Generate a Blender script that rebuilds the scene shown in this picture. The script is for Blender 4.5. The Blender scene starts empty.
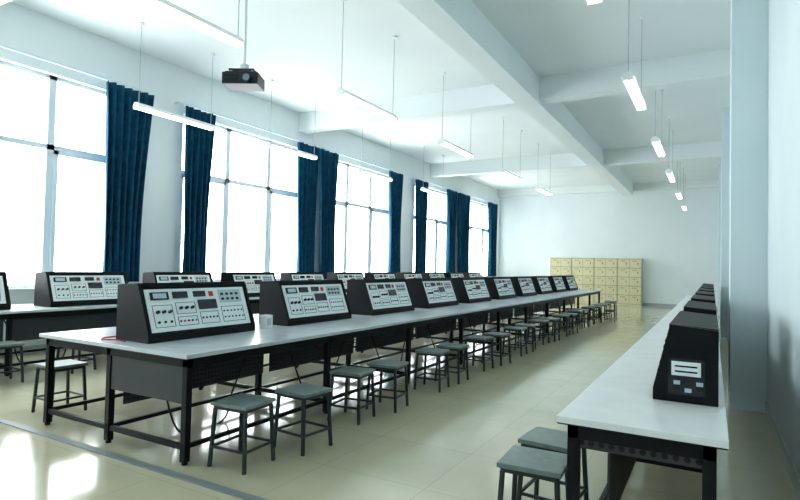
import bpy, math, random
from mathutils import Vector, Matrix
random.seed(4)
C=bpy.context.scene.collection

# ---------------------------------------------------------------- materials
def mat(name, col, rough=0.5, metal=0.0, emit=None, es=0.0, spec=None):
    m=bpy.data.materials.new(name); m.use_nodes=True
    b=m.node_tree.nodes['Principled BSDF']
    b.inputs['Base Color'].default_value=(*col,1)
    b.inputs['Roughness'].default_value=rough
    b.inputs['Metallic'].default_value=metal
    if spec is not None: b.inputs['Specular IOR Level'].default_value=spec
    if emit:
        b.inputs['Emission Color'].default_value=(*emit,1)
        b.inputs['Emission Strength'].default_value=es
    return m
def noisy(name, c1, c2, scale, rough=0.6, bump=0.0, spec=None):
    m=mat(name,c1,rough,spec=spec); nt=m.node_tree; b=nt.nodes['Principled BSDF']
    tc=nt.nodes.new('ShaderNodeTexCoord'); n=nt.nodes.new('ShaderNodeTexNoise')
    n.inputs['Scale'].default_value=scale; n.inputs['Detail'].default_value=5
    r=nt.nodes.new('ShaderNodeValToRGB')
    r.color_ramp.elements[0].color=(*c1,1); r.color_ramp.elements[1].color=(*c2,1)
    r.color_ramp.elements[0].position=.35; r.color_ramp.elements[1].position=.65
    nt.links.new(tc.outputs['Object'],n.inputs['Vector'])
    nt.links.new(n.outputs['Fac'],r.inputs['Fac']); nt.links.new(r.outputs['Color'],b.inputs['Base Color'])
    if bump:
        bp=nt.nodes.new('ShaderNodeBump'); bp.inputs['Strength'].default_value=bump; bp.inputs['Distance'].default_value=.01
        nt.links.new(n.outputs['Fac'],bp.inputs['Height']); nt.links.new(bp.outputs['Normal'],b.inputs['Normal'])
    return m
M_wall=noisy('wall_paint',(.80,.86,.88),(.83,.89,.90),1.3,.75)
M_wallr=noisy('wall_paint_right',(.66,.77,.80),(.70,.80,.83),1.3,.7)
M_ceil=noisy('ceiling_paint',(.81,.865,.87),(.84,.89,.89),.9,.85)
M_base=mat('baseboard_tile',(.45,.50,.50),.3)
M_frame=mat('window_pvc',(.70,.79,.86),.4)
M_black=mat('black_steel',(.008,.009,.012),.38,.0,spec=.3)
M_case=noisy('console_black_case',(.006,.007,.009),(.010,.011,.014),60,.45,.1,spec=.25)
M_panel=mat('console_face',(.80,.87,.88),.35)
M_panel2=mat('console_print',(.48,.58,.62),.4)
M_disp=mat('display_dark',(.02,.025,.03),.25)
M_red=mat('red_button',(.55,.03,.02),.4)
M_grn=mat('green_led',(.02,.35,.12),.4)
M_top=noisy('bench_top_reflection_tint',(.54,.59,.62),(.60,.65,.68),6,.26)  # grey-blue of the reflections is put into the laminate's base colour
M_topr=noisy('bench_top_white',(.82,.83,.84),(.88,.88,.88),6,.30)
M_white=mat('white_plastic',(.88,.9,.9),.4)
M_seat=noisy('stool_seat',(.18,.23,.23),(.23,.29,.28),14,.30)
M_leg=mat('stool_leg_grey_steel',(.045,.055,.06),.35,.2)
M_tube=mat('fluorescent_tube',(1,1,1),.4,emit=(.97,1,.98),es=6)
M_lamp=mat('lamp_housing',(.85,.88,.88),.4)
M_cord=mat('lamp_cord',(.42,.46,.48),.5)
M_lock=noisy('locker_cream',(.68,.63,.40),(.73,.68,.46),2,.4)
M_lockd=mat('locker_gap',(.26,.23,.13),.6)
M_strip=mat('floor_trunking_grey',(.24,.27,.27),.45)
M_proj=mat('projector_dark',(.02,.024,.032),.35)
M_lens=mat('projector_lens',(.25,.3,.4),.05)
M_cable=mat('black_cable',(.01,.01,.012),.5)
M_cabler=mat('red_cable',(.35,.02,.015),.5)

M_perf=mat('perforated_sheet',(.03,.032,.036),.45); nt=M_perf.node_tree; b=nt.nodes['Principled BSDF']
tc=nt.nodes.new('ShaderNodeTexCoord'); v=nt.nodes.new('ShaderNodeTexVoronoi'); v.inputs['Scale'].default_value=24; v.inputs['Randomness'].default_value=0
r=nt.nodes.new('ShaderNodeValToRGB'); r.color_ramp.interpolation='CONSTANT'
r.color_ramp.elements[0].color=(.002,.002,.003,1); r.color_ramp.elements[1].color=(.045,.05,.058,1); r.color_ramp.elements[1].position=.36
nt.links.new(tc.outputs['Object'],v.inputs['Vector']); nt.links.new(v.outputs['Distance'],r.inputs['Fac']); nt.links.new(r.outputs['Color'],b.inputs['Base Color'])

# floor tiles
M_floor=mat('floor_tiles',(.7,.68,.5),.12); nt=M_floor.node_tree; b=nt.nodes['Principled BSDF']
tc=nt.nodes.new('ShaderNodeTexCoord'); br=nt.nodes.new('ShaderNodeTexBrick')
br.offset=0; br.inputs['Scale'].default_value=1; br.inputs['Brick Width'].default_value=.8; br.inputs['Row Height'].default_value=.8
br.inputs['Mortar Size'].default_value=.0025; br.inputs['Mortar Smooth'].default_value=.3
br.inputs['Color1'].default_value=(.64,.605,.45,1); br.inputs['Color2'].default_value=(.67,.635,.475,1); br.inputs['Mortar'].default_value=(.48,.46,.34,1)
nz=nt.nodes.new('ShaderNodeTexNoise'); nz.inputs['Scale'].default_value=3; nz.inputs['Detail'].default_value=6
cr=nt.nodes.new('ShaderNodeValToRGB'); cr.color_ramp.elements[0].color=(.84,.84,.82,1); cr.color_ramp.elements[1].color=(1,1,1,1)
mx=nt.nodes.new('ShaderNodeMix'); mx.data_type='RGBA'; mx.blend_type='MULTIPLY'; mx.inputs[0].default_value=1
nt.links.new(tc.outputs['Object'],br.inputs['Vector']); nt.links.new(tc.outputs['Object'],nz.inputs['Vector']); nt.links.new(nz.outputs['Fac'],cr.inputs['Fac'])
nt.links.new(br.outputs['Color'],mx.inputs[6]); nt.links.new(cr.outputs['Color'],mx.inputs[7]); nt.links.new(mx.outputs[2],b.inputs['Base Color'])
b.inputs['Specular IOR Level'].default_value=1.0
mr=nt.nodes.new('ShaderNodeMapRange'); mr.inputs['To Min'].default_value=.06; mr.inputs['To Max'].default_value=.18
nt.links.new(nz.outputs['Fac'],mr.inputs['Value']); nt.links.new(mr.outputs['Result'],b.inputs['Roughness'])

M_curt=noisy('curtain_blue_fabric',(.003,.052,.105),(.006,.088,.155),9,.85,.1,spec=.2)
b=M_curt.node_tree.nodes['Principled BSDF']; b.inputs['Sheen Weight'].default_value=.1
M_glass=bpy.data.materials.new('window_glass'); M_glass.use_nodes=True; nt=M_glass.node_tree
for n in list(nt.nodes): nt.nodes.remove(n)
o=nt.nodes.new('ShaderNodeOutputMaterial'); t=nt.nodes.new('ShaderNodeBsdfTransparent'); g=nt.nodes.new('ShaderNodeBsdfGlossy'); g.inputs['Roughness'].default_value=.02
ms=nt.nodes.new('ShaderNodeMixShader'); ms.inputs[0].default_value=.05
nt.links.new(t.outputs[0],ms.inputs[1]); nt.links.new(g.outputs[0],ms.inputs[2]); nt.links.new(ms.outputs[0],o.inputs[0])

# ---------------------------------------------------------------- mesh builder
class MB:
    def __init__(s): s.v=[]; s.f=[]; s.mi=[]; s.mats=[]; s.T=None
    def m(s,mt):
        if mt not in s.mats: s.mats.append(mt)
        return s.mats.index(mt)
    def add(s,vs,fs,mt):
        k=len(s.v); i=s.m(mt)
        for p in vs:
            p=Vector(p)
            if s.T is not None: p=s.T@p
            s.v.append(tuple(p))
        for f in fs: s.f.append([q+k for q in f]); s.mi.append(i)
    def box(s,x0,x1,y0,y1,z0,z1,mt):
        if x0>x1:x0,x1=x1,x0
        if y0>y1:y0,y1=y1,y0
        if z0>z1:z0,z1=z1,z0
        vs=[(x,y,z) for z in (z0,z1) for y in (y0,y1) for x in (x0,x1)]
        s.add(vs,[(0,2,3,1),(4,5,7,6),(0,1,5,4),(2,6,7,3),(0,4,6,2),(1,3,7,5)],mt)
    def prism(s,prof,y0,y1,mt):
        n=len(prof)
        vs=[(x,y0,z) for x,z in prof]+[(x,y1,z) for x,z in prof]
        fs=[tuple(range(n)),tuple(range(2*n-1,n-1,-1))]
        for i in range(n):
            j=(i+1)%n; fs.append((i,i+n,j+n,j))
        s.add(vs,fs,mt)
    def cyl(s,p0,p1,r,mt,n=10,r1=None):
        p0=Vector(p0);p1=Vector(p1);d=(p1-p0).normalized()
        a=d.orthogonal().normalized(); c=d.cross(a); r1=r if r1 is None else r1
        vs=[];
        for p,rr in((p0,r),(p1,r1)):
            for i in range(n):
                t=2*math.pi*i/n; vs.append(p+a*rr*math.cos(t)+c*rr*math.sin(t))
        fs=[(i,(i+1)%n,(i+1)%n+n,i+n) for i in range(n)]+[tuple(range(n-1,-1,-1)),tuple(range(n,2*n))]
        s.add(vs,fs,mt)
    def bar(s,p0,p1,w,mt):
        p0=Vector(p0);p1=Vector(p1);d=(p1-p0).normalized()
        up=Vector((0,1,0)) if abs(d.y)<.9 else Vector((1,0,0))
        a=d.cross(up).normalized()*w/2; c=d.cross(a).normalized()*w/2
        vs=[p+e for p in(p0,p1) for e in (a+c,a-c,-a-c,-a+c)]
        s.add(vs,[(0,1,5,4),(1,2,6,5),(2,3,7,6),(3,0,4,7),(3,2,1,0),(4,5,6,7)],mt)
    def cable(s,pts,r,mt):
        P=[Vector(p) for p in pts]; P=[P[0]]+P+[P[-1]]; out=[]
        for i in range(1,len(P)-2):
            for k in range(6):
                t=k/6; a,b,c,d=P[i-1],P[i],P[i+1],P[i+2]
                out.append(.5*((2*b)+(c-a)*t+(2*a-5*b+4*c-d)*t*t+(3*b-a-3*c+d)*t**3))
        out.append(P[-1])
        for a,b in zip(out[:-1],out[1:]):
            if (b-a).length>1e-4: s.cyl(a,b,r,mt,6)
    def mesh(s,name):
        me=bpy.data.meshes.new(name); me.from_pydata(s.v,[],s.f)
        for mt in s.mats: me.materials.append(mt)
        for p,i in zip(me.polygons,s.mi): p.material_index=i
        import bmesh
        bm=bmesh.new(); bm.from_mesh(me); bmesh.ops.recalc_face_normals(bm,faces=bm.faces); bm.to_mesh(me); bm.free()
        me.update(); return me
def obj(name,me,loc=(0,0,0),rz=0,bev=0,scale=None):
    if isinstance(me,MB): me=me.mesh(name)
    o=bpy.data.objects.new(name,me); C.objects.link(o); o.location=loc; o.rotation_euler=(0,0,rz)
    if scale: o.scale=scale
    if bev:
        m=o.modifiers.new('bevel','BEVEL'); m.width=bev; m.segments=2; m.limit_method='ANGLE'
    return o

# ---------------------------------------------------------------- room shell
XL,XR,YN,YF,ZC=-8.8,.5,-1.6,25.0,5.1
m=MB(); m.box(XL-.25,XR+.25,YN-.25,YF+.25,-.2,0,M_floor); obj('floor',m)
m=MB(); m.box(XL-.25,XR+.25,YN-.25,YF+.25,ZC,ZC+.2,M_ceil); obj('ceiling',m)
m=MB(); m.box(XL-.25,XR+.25,YF,YF+.25,0,ZC,M_wall); obj('wall_back',m)
m=MB(); m.box(XL-.25,XR+.25,YN-.25,YN,0,ZC,M_wall); obj('wall_front',m)
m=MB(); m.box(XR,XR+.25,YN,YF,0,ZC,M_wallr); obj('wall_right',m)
wins=[(-1.0,1.4),(2.3,5.85),(7.0,10.7),(11.4,15.0),(16.4,19.3),(20.5,24.3)]
ZS,ZT=.95,4.25
m=MB()
m.box(XL-.25,XL,YN,YF,0,ZS,M_wall); m.box(XL-.25,XL,YN,YF,ZT,ZC,M_wall)
ys=[YN]+[q for w in wins for q in w]+[YF]
for i in range(0,len(ys),2): m.box(XL-.25,XL,ys[i],ys[i+1],ZS,ZT,M_wall)
obj('wall_left',m)
for i,(a,b_) in enumerate(wins):
    m=MB(); x0,x1=XL-.17,XL-.10; w=.06
    m.box(x0,x1,a,b_,ZS,ZS+w,M_frame); m.box(x0,x1,a,b_,ZT-w,ZT,M_frame)
    m.box(x0,x1,a,a+w,ZS,ZT,M_frame); m.box(x0,x1,b_-w,b_,ZS,ZT,M_frame)
    m.box(x0,x1,a,b_,3.10,3.18,M_frame)
    n=3 if (b_-a)>2.6 else 2
    for k in range(1,n):
        y=a+(b_-a)*k/n; m.box(x0,x1,y-.055,y+.055,ZS,ZT,M_frame)
    for k in range(n):
        ya=a+(b_-a)*k/n+.05; yb=a+(b_-a)*(k+1)/n-.05
        if k%2==0:
            for (p,q,r_,s_) in ((ya,yb,ZS+.06,ZS+.12),(ya,yb,3.04,3.10),(ya,ya+.06,ZS+.06,3.1),(yb-.06,yb,ZS+.06,3.1)):
                m.box(x0+.01,x1+.02,p,q,r_,s_,M_frame)
    m.box(XL-.14,XL-.135,a+w,b_-w,ZS+w,ZT-w,M_glass)
    m.box(XL-.10,XL+.05,a,b_,ZS-.0,ZS+.025,M_frame)
    obj('window_%d'%(i+1),m)
    L=bpy.data.lights.new('skylight_portal','AREA'); L.shape='RECTANGLE'; L.size=ZT-ZS; L.size_y=b_-a
    L.cycles.is_portal=True
    o=bpy.data.objects.new('skylight_portal',L); C.objects.link(o); o.location=(XL-.2,(a+b_)/2,(ZS+ZT)/2); o.rotation_euler=(0,-math.pi/2,0)
m=MB(); m.box(XR-.015,XR,YN,YF,0,.12,M_base); obj('baseboard_right',m)
m=MB(); m.box(XL,XR-.02,YF-.015,YF,0,.12,M_base); obj('baseboard_back',m)
m=MB(); m.box(XL,XL+.015,YN,YF-.02,0,.12,M_base); obj('baseboard_left',m)
m=MB()
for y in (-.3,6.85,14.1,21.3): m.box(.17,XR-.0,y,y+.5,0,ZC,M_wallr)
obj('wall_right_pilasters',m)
for y in (3.2,10.35,17.55):
    m=MB(); m.box(XL,-3.3,y,y+.3,4.66,ZC,M_ceil); m.box(-2.9,XR,y,y+.3,4.66,ZC,M_ceil); obj('ceiling_beam',m)
m=MB(); m.box(-3.3,-2.9,YN,YF-.3,4.60,ZC,M_ceil); obj('ceiling_beam',m)
m=MB(); m.box(XL,XR,YF-.3,YF,4.8,ZC,M_ceil); obj('ceiling_beam',m)
m=MB(); m.box(XL,-2.9,2.47,2.53,0,.012,M_strip); m.box(-2.9,-2.0,2.47,2.53,0,.012,M_strip); obj('floor_cable_trunking',m)

# ---------------------------------------------------------------- curtains
def curtain(y0,y1,ztop=4.34,zbot=1.05,lean=0.0,gather=.72):
    W=y1-y0; nu=int(W*60)+12; nv=24; vs=[];fs=[]
    ph=random.random()*6; pl=max(3,round(W/.15))
    for j in range(nv+1):
        t=j/nv; z=ztop+(zbot-ztop)*t
        g=1-(1-gather)*math.sin(min(1,t*1.15)*math.pi/2)
        cy=y0+W*(.5+lean*t)
        for i in range(nu+1):
            s=i/nu; a=2*math.pi*pl*s+ph
            amp=.05+.02*t+.015*math.sin(3.1*s*6+t*2)
            y=cy+(s-.5)*W*g+.012*math.sin(a*1+t*5)
            x=XL+.17+amp*math.sin(a+.5*math.sin(t*3+s*4))
            vs.append((x,y,z+.008*math.sin(s*9)))
    for j in range(nv):
        for i in range(nu):
            k=j*(nu+1)+i; fs.append((k,k+1,k+nu+2,k+nu+1))
    m=MB(); m.add(vs,fs,M_curt); me=m.mesh('curtain')
    for p in me.polygons: p.use_smooth=True
    o=obj('curtain',me); s=o.modifiers.new('thick','SOLIDIFY'); s.thickness=.006
for a,b_,l in [(5.33,6.2,-.08),(6.88,7.62,-.08),(10.15,10.9,0),(10.95,11.75,.0),(14.4,15.3,0),(16.2,17.0,0),(18.7,19.6,0),(19.75,20.9,.05),(23.1,24.2,0),(1.3,2.2,0)]:
    curtain(a,b_,lean=l)
for a,b_ in wins:
    m=MB(); m.cyl((XL+.12,a-.22,4.385),(XL+.12,b_+.18,4.385),.018,M_frame)
    for y in (a-.2,b_+.1): m.box(XL,XL+.13,y-.015,y+.015,4.375,4.395,M_frame)
    obj('curtain_rail',m)

# ---------------------------------------------------------------- consoles
def console_mesh(W=1.15,D=.50,H=.47,k=1.0):
    m=MB()
    prof=[(0,0),(0,.06),(-.17*k,H-.02),(-.19*k,H),(-D,H-.02),(-D,0)]
    inner=[(-.02*k,.005),(-.02*k,.06),(-.185*k,H-.03),(-.2*k,H-.015),(-D+.01,H-.03),(-D+.01,.005)]
    m.prism(inner,.025,W-.025,M_case)
    m.prism(prof,0,.028,M_case); m.prism(prof,W-.028,W,M_case)
    m.box(-.03,0,.028,W-.028,0,.05,M_case)
    m.prism([(-.165*k,H-.035),(-.17*k,H-.0),(-D,H-.015),(-D,H-.035)],.028,W-.028,M_case)
    p0=Vector((-.02*k,0,.06)); p1=Vector((-.185*k,0,H-.03)); d=(p1-p0); L=d.length; d.normalize()
    n=Vector((d.z,0,-d.x))
    T=Matrix(((0,d.x,n.x,p0.x),(1,0,0,0),(0,d.z,n.z,p0.z),(0,0,0,1)))
    m.T=T
    a,b_=.045,W-.045
    m.box(a,b_,.015,L-.025,0,.006,M_panel)
    w=b_-a; h=L-.04
    def el(u0,u1,v0,v1,mt,t=.012): m.box(a+w*u0,a+w*u1,.015+h*v0,.015+h*v1,.004,.004+t,mt)
    el(.04,.20,.74,.92,M_disp); el(.06,.18,.77,.89,M_panel2,.013)
    el(.24,.38,.76,.92,M_disp)
    el(.44,.56,.78,.92,M_disp); el(.60,.64,.78,.90,M_red)
    el(.70,.95,.60,.93,M_panel2,.008)
    for i in range(4):
        for j in range(2): el(.72+i*.055,.75+i*.055,.66+j*.13,.72+j*.13,M_disp)
    for (u0,u1,v0,v1) in ((.04,.22,.10,.62),(.25,.44,.10,.32),(.25,.44,.38,.66),(.47,.66,.10,.40),(.70,.95,.10,.50)):
        el(u0,u1,v0,v0+.012,M_disp,.004); el(u0,u1,v1-.012,v1,M_disp,.004)
        el(u0,u0+.005,v0,v1,M_disp,.004); el(u1-.005,u1,v0,v1,M_disp,.004)
    el(.47,.66,.46,.70,M_disp,.01)
    c=.015
    for i in range(3):
        m.cyl((a+w*(.075+i*.055),c+h*.45,.004),(a+w*(.075+i*.055),c+h*.45,.03),.014,M_disp,10)
        m.cyl((a+w*(.075+i*.055),c+h*.22,.004),(a+w*(.075+i*.055),c+h*.22,.016),.011,M_disp,8)
    for i in range(5):
        m.cyl((a+w*(.27+i*.037),c+h*.21,.004),(a+w*(.27+i*.037),c+h*.21,.015),.009,[M_disp,M_red,M_disp,M_disp,M_grn][i],8)
        m.cyl((a+w*(.49+i*.037),c+h*.25,.004),(a+w*(.49+i*.037),c+h*.25,.015),.009,M_disp,8)
    for i in range(3): m.cyl((a+w*(.29+i*.055),c+h*.52,.004),(a+w*(.29+i*.055),c+h*.52,.03),.013,M_disp,10)
    for i in range(6):
        for j in range(2): m.cyl((a+w*(.725+i*.04),c+h*(.22+j*.16),.004),(a+w*(.725+i*.04),c+h*(.22+j*.16),.014),.008,M_disp,8)
    m.T=None
    return m
me=console_mesh(D=.41,H=.465,k=.85).mesh('sensor_training_console')
TZ=.78
for i in range(10): obj('sensor_training_console',me,(-3.80,2.77+1.62*i,TZ+.001),bev=.004)
for i in range(11): obj('sensor_training_console',me,(-7.55,2.42+1.62*i,TZ+.001),bev=.004)
Wd=1.15
mr_=console_mesh(Wd,.29,.385,.42)
mr_.box(-.235,-.07,Wd,Wd+.010,.04,.22,M_disp)
mr_.box(-.215,-.085,Wd+.010,Wd+.014,.135,.205,M_panel)
for j in range(2): mr_.box(-.20,-.10,Wd+.014,Wd+.016,.152+.026*j,.160+.026*j,M_disp)
for j in range(2):
    for q in range(3): mr_.box(-.225+.05*q,-.195+.05*q,Wd+.010,Wd+.014,.055+.035*j,.075+.035*j,M_panel2 if (q+j)%2 else M_disp)
me2=mr_.mesh('sensor_training_console_compact')
for i in range(8): obj('sensor_training_console',me2,(-.26,4.25+1.66*i,TZ+.001),rz=math.pi,bev=.004)

# ---------------------------------------------------------------- benches
def bench(x0,x1,y0,y1,z,top,n,panels,seams=(),endh=.36,cab=None):
    m=MB()
    m.box(x0,x1,y0,y1,z-.03,z,top)
    m.box(x0+.002,x1-.002,y0+.002,y1-.002,z-.036,z-.03,M_black)
    ins=.04
    m.box(x0+ins,x0+ins+.04,y0+ins,y1-ins,z-.10,z-.036,M_black)
    m.box(x1-ins-.04,x1-ins,y0+ins,y1-ins,z-.10,z-.036,M_black)
    xs=[x0+ins,x1-ins-.05]+list(seams)
    for i in range(n+1):
        y=y0+ins+(y1-y0-2*ins-.05)*i/n
        m.box(x0+ins,x1-ins,y,y+.05,z-.10,z-.036,M_black)
        for x in xs:
            m.box(x,x+.05,y,y+.05,0.02,z-.036,M_black)
            m.cyl((x+.025,y+.025,0),(x+.025,y+.025,.02),.022,M_black)
        m.box(x0+ins,x1-ins,y+.01,y+.04,.10,.14,M_black)
        if cab and i<n:
            L=(y1-y0)/n; q=random.uniform(-.1,.1)
            m.cable([(cab,y+.2,z-.05),(cab+.06,y+.3+q,.42),(cab+.12,y+.45,.02),(cab+.10,y+.9+q,.012),(cab+.02,y+1.1,.25),(cab,y+L-.25,z-.06)],.009,M_cable)
            m.cable([(cab,y+.5,z-.05),(cab+.05,y+.75,.50+q),(cab+.03,y+1.0,z-.06)],.007,M_cable)
    for x in xs:
        m.box(x+.01,x+.04,y0+ins,y1-ins,.11,.14,M_black)
    for (px,za,zb_) in panels:
        for i in range(n):
            ya=y0+ins+.07+(y1-y0-2*ins-.05)*i/n; yb=y0+ins-.02+(y1-y0-2*ins-.05)*(i+1)/n
            m.box(px,px+.012,ya,yb,za,zb_,M_perf)
    sx=sorted(xs)
    m.box(sx[-2]+.05,sx[-1],y0+ins+.01,y0+ins+.022,z-endh,z-.10,M_perf)
    return m
obj('laboratory_workbench',bench(-5.02,-3.15,2.6,19.0,TZ,M_top,10,[(-4.0,.30,.68)],(-4.12,),cab=-3.9),bev=.003)
obj('laboratory_workbench',bench(-8.35,-7.3,1.7,20.6,TZ,M_top,11,[(-7.41,.40,.70)],cab=-8.0),bev=.003)
obj('laboratory_workbench',bench(-.60,.06,2.5,17.6,TZ,M_topr,9,[(-.02,.2,.68),(-.40,.30,.62)],endh=.14),bev=.003)

# ---------------------------------------------------------------- stools
def stool():
    m=MB(); s=.16
    m.box(-s,s,-s,s,.425,.45,M_seat)
    m.box(-s+.015,s-.015,-s+.015,s-.015,.40,.425,M_leg)
    t,bt=.135,.155
    for sx in(-1,1):
        for sy in(-1,1):
            m.bar((sx*t,sy*t,.41),(sx*bt,sy*bt,0),.024,M_leg)
    q=.149
    for sx in(-1,1):
        m.bar((sx*q,-q,.14),(sx*q,q,.14),.018,M_leg); m.bar((-q,sx*q,.14),(q,sx*q,.14),.018,M_leg)
    return m
sm=stool().mesh('square_stool')
def st(x,y,r=0): obj('square_stool',sm,(x,y,0),rz=math.radians(r),bev=.004)
st(-2.90,2.90,4); st(-2.78,3.42,-5)
y=4.25
while y<18.6:
    st(-2.87+random.uniform(-.05,.06),y+random.uniform(-.04,.04),random.uniform(-8,8))
    st(-2.85+random.uniform(-.05,.06),y+.58+random.uniform(-.04,.04),random.uniform(-8,8)); y+=1.58
y=2.95
while y<18:
    st(-5.25+random.uniform(-.05,0),y,random.uniform(-6,6)); st(-5.25+random.uniform(-.05,0),y+.7,random.uniform(-6,6)); y+=1.62
y=2.5
while y<19.5:
    st(-7.05+random.uniform(-.02,.04),y,random.uniform(-6,6)); st(-7.05+random.uniform(-.02,.04),y+.75,random.uniform(-6,6)); y+=1.62
for x,y,r in ((-.79,2.86,3),(-.80,3.28,-4)): st(x,y,r)

# ---------------------------------------------------------------- lamps
def lamp_mesh(drop):
    m=MB(); L=.75
    m.prism([(-.075,0),(.075,0),(.05,.045),(-.05,.045)],-L,L,M_lamp)
    m.box(-.03,.03,-L-.01,L+.01,.045,.065,M_lamp)
    for x in (-.035,.035): m.cyl((x,-L+.04,-.016),(x,L-.04,-.016),.014,M_tube,10)
    for y in(-L+.02,L-.02): m.box(-.06,.06,y-.02,y+.02,-.035,0,M_lamp)
    for y in(-.7,.7):
        m.cyl((0,y,.06),(0,y,drop),.005,M_cord,6); m.cyl((0,y,drop-.04),(0,y,drop),.035,M_lamp,12,r1=.04)
    return m
ZL=3.78
lm=lamp_mesh(ZC-ZL).mesh('pendant_fluorescent_lamp')
for x,ysl in ((-.9,(4.2,7.8,11.45,15.0,18.8,22.4)),(-4.45,(3.5,6.8,10.05,13.5,16.6)),(-7.7,(6.0,8.9,12.2,15.6))):
    for y in ysl: obj('pendant_fluorescent_lamp',lm,(x,y,ZL))

# ---------------------------------------------------------------- projector
m=MB()
m.box(-.17,.17,-.12,.12,0,.11,M_proj); m.box(-.15,.15,-.10,.10,.11,.125,M_proj)
m.cyl((.07,-.12,.05),(.07,-.155,.05),.042,M_proj,20); m.cyl((.07,-.155,.05),(.07,-.16,.05),.033,M_lens,20)
for i in range(6): m.box(-.15,-.02,-.123,-.12,.02+.012*i,.026+.012*i,M_disp)
m.box(-.12,.12,-.09,.09,.14,.155,M_proj)
for sx in(-.1,.1):
    for sy in(-.07,.07): m.cyl((sx,sy,.12),(sx,sy,.145),.01,M_lamp,8)
zp=3.11
m.cyl((0,0,.15),(0,0,.22),.045,M_lamp,16)
m.cyl((0,0,.2),(0,0,ZC-zp),.014,M_lamp,12); m.cyl((0,0,ZC-zp-.03),(0,0,ZC-zp),.07,M_lamp,16)
obj('ceiling_projector',m,(-3.93,3.8,zp),rz=math.radians(28),bev=.012)

# ---------------------------------------------------------------- lockers
m=MB(); W,H,D=.93,1.95,.45
m.box(0,W,.02,D,0,H,M_lock); m.box(.01,W-.01,.012,.02,.06,H-.02,M_lockd)
for c in range(2):
    for r_ in range(5):
        x0=.02+c*(W-.03)/2; z0=.07+r_*(H-.09)/5
        m.box(x0,x0+(W-.05)/2,0,.013,z0,z0+(H-.09)/5-.015,M_lock)
        m.box(x0+.30,x0+.33,-.012,0,z0+.14,z0+.22,M_lockd)
        for q in range(3): m.box(x0+.1,x0+.28,-.001,0,z0+.26+.02*q,z0+.267+.02*q,M_lockd)
lk=m.mesh('storage_locker')
for i in range(4): obj('storage_locker',lk,(-6.25+i*.935,YF-.48,0))

# ---------------------------------------------------------------- small items
m=MB(); m.box(0,.08,0,.10,0,.13,M_white); m.box(.08,.083,.02,.08,.03,.10,M_panel2); obj('power_socket_box',m,(-3.90,4.08,TZ+.001),bev=.008)
m=MB(); m.cable([(-3.98,2.70,TZ+.012),(-4.05,2.68,TZ+.02),(-4.22,2.66,TZ+.012),(-4.30,2.75,TZ+.012),(-4.28,2.95,TZ+.012)],.006,M_cabler); obj('patch_cable',m)

# ---------------------------------------------------------------- world + camera
w=bpy.data.worlds.new('sky'); bpy.context.scene.world=w; w.use_nodes=True
bg=w.node_tree.nodes['Background']; bg.inputs[0].default_value=(.93,.99,1.0,1); bg.inputs[1].default_value=8.3
cam=bpy.data.cameras.new('camera'); co=bpy.data.objects.new('camera',cam); C.objects.link(co)
cam.sensor_width=36; cam.lens=550/800*36; cam.clip_start=.05; cam.clip_end=200
R=Matrix.Rotation(math.radians(29.6),4,'Z')@Matrix.Rotation(math.radians(90+1.65),4,'X')@Matrix.Rotation(math.radians(1.3),4,'Z')
co.matrix_world=Matrix.Translation((0,0,1.43))@R
bpy.context.scene.camera=co
vs=bpy.context.scene.view_settings
vs.view_transform='Standard'; vs.exposure=0
try: vs.look='Medium High Contrast'
except Exception as e: print(e)
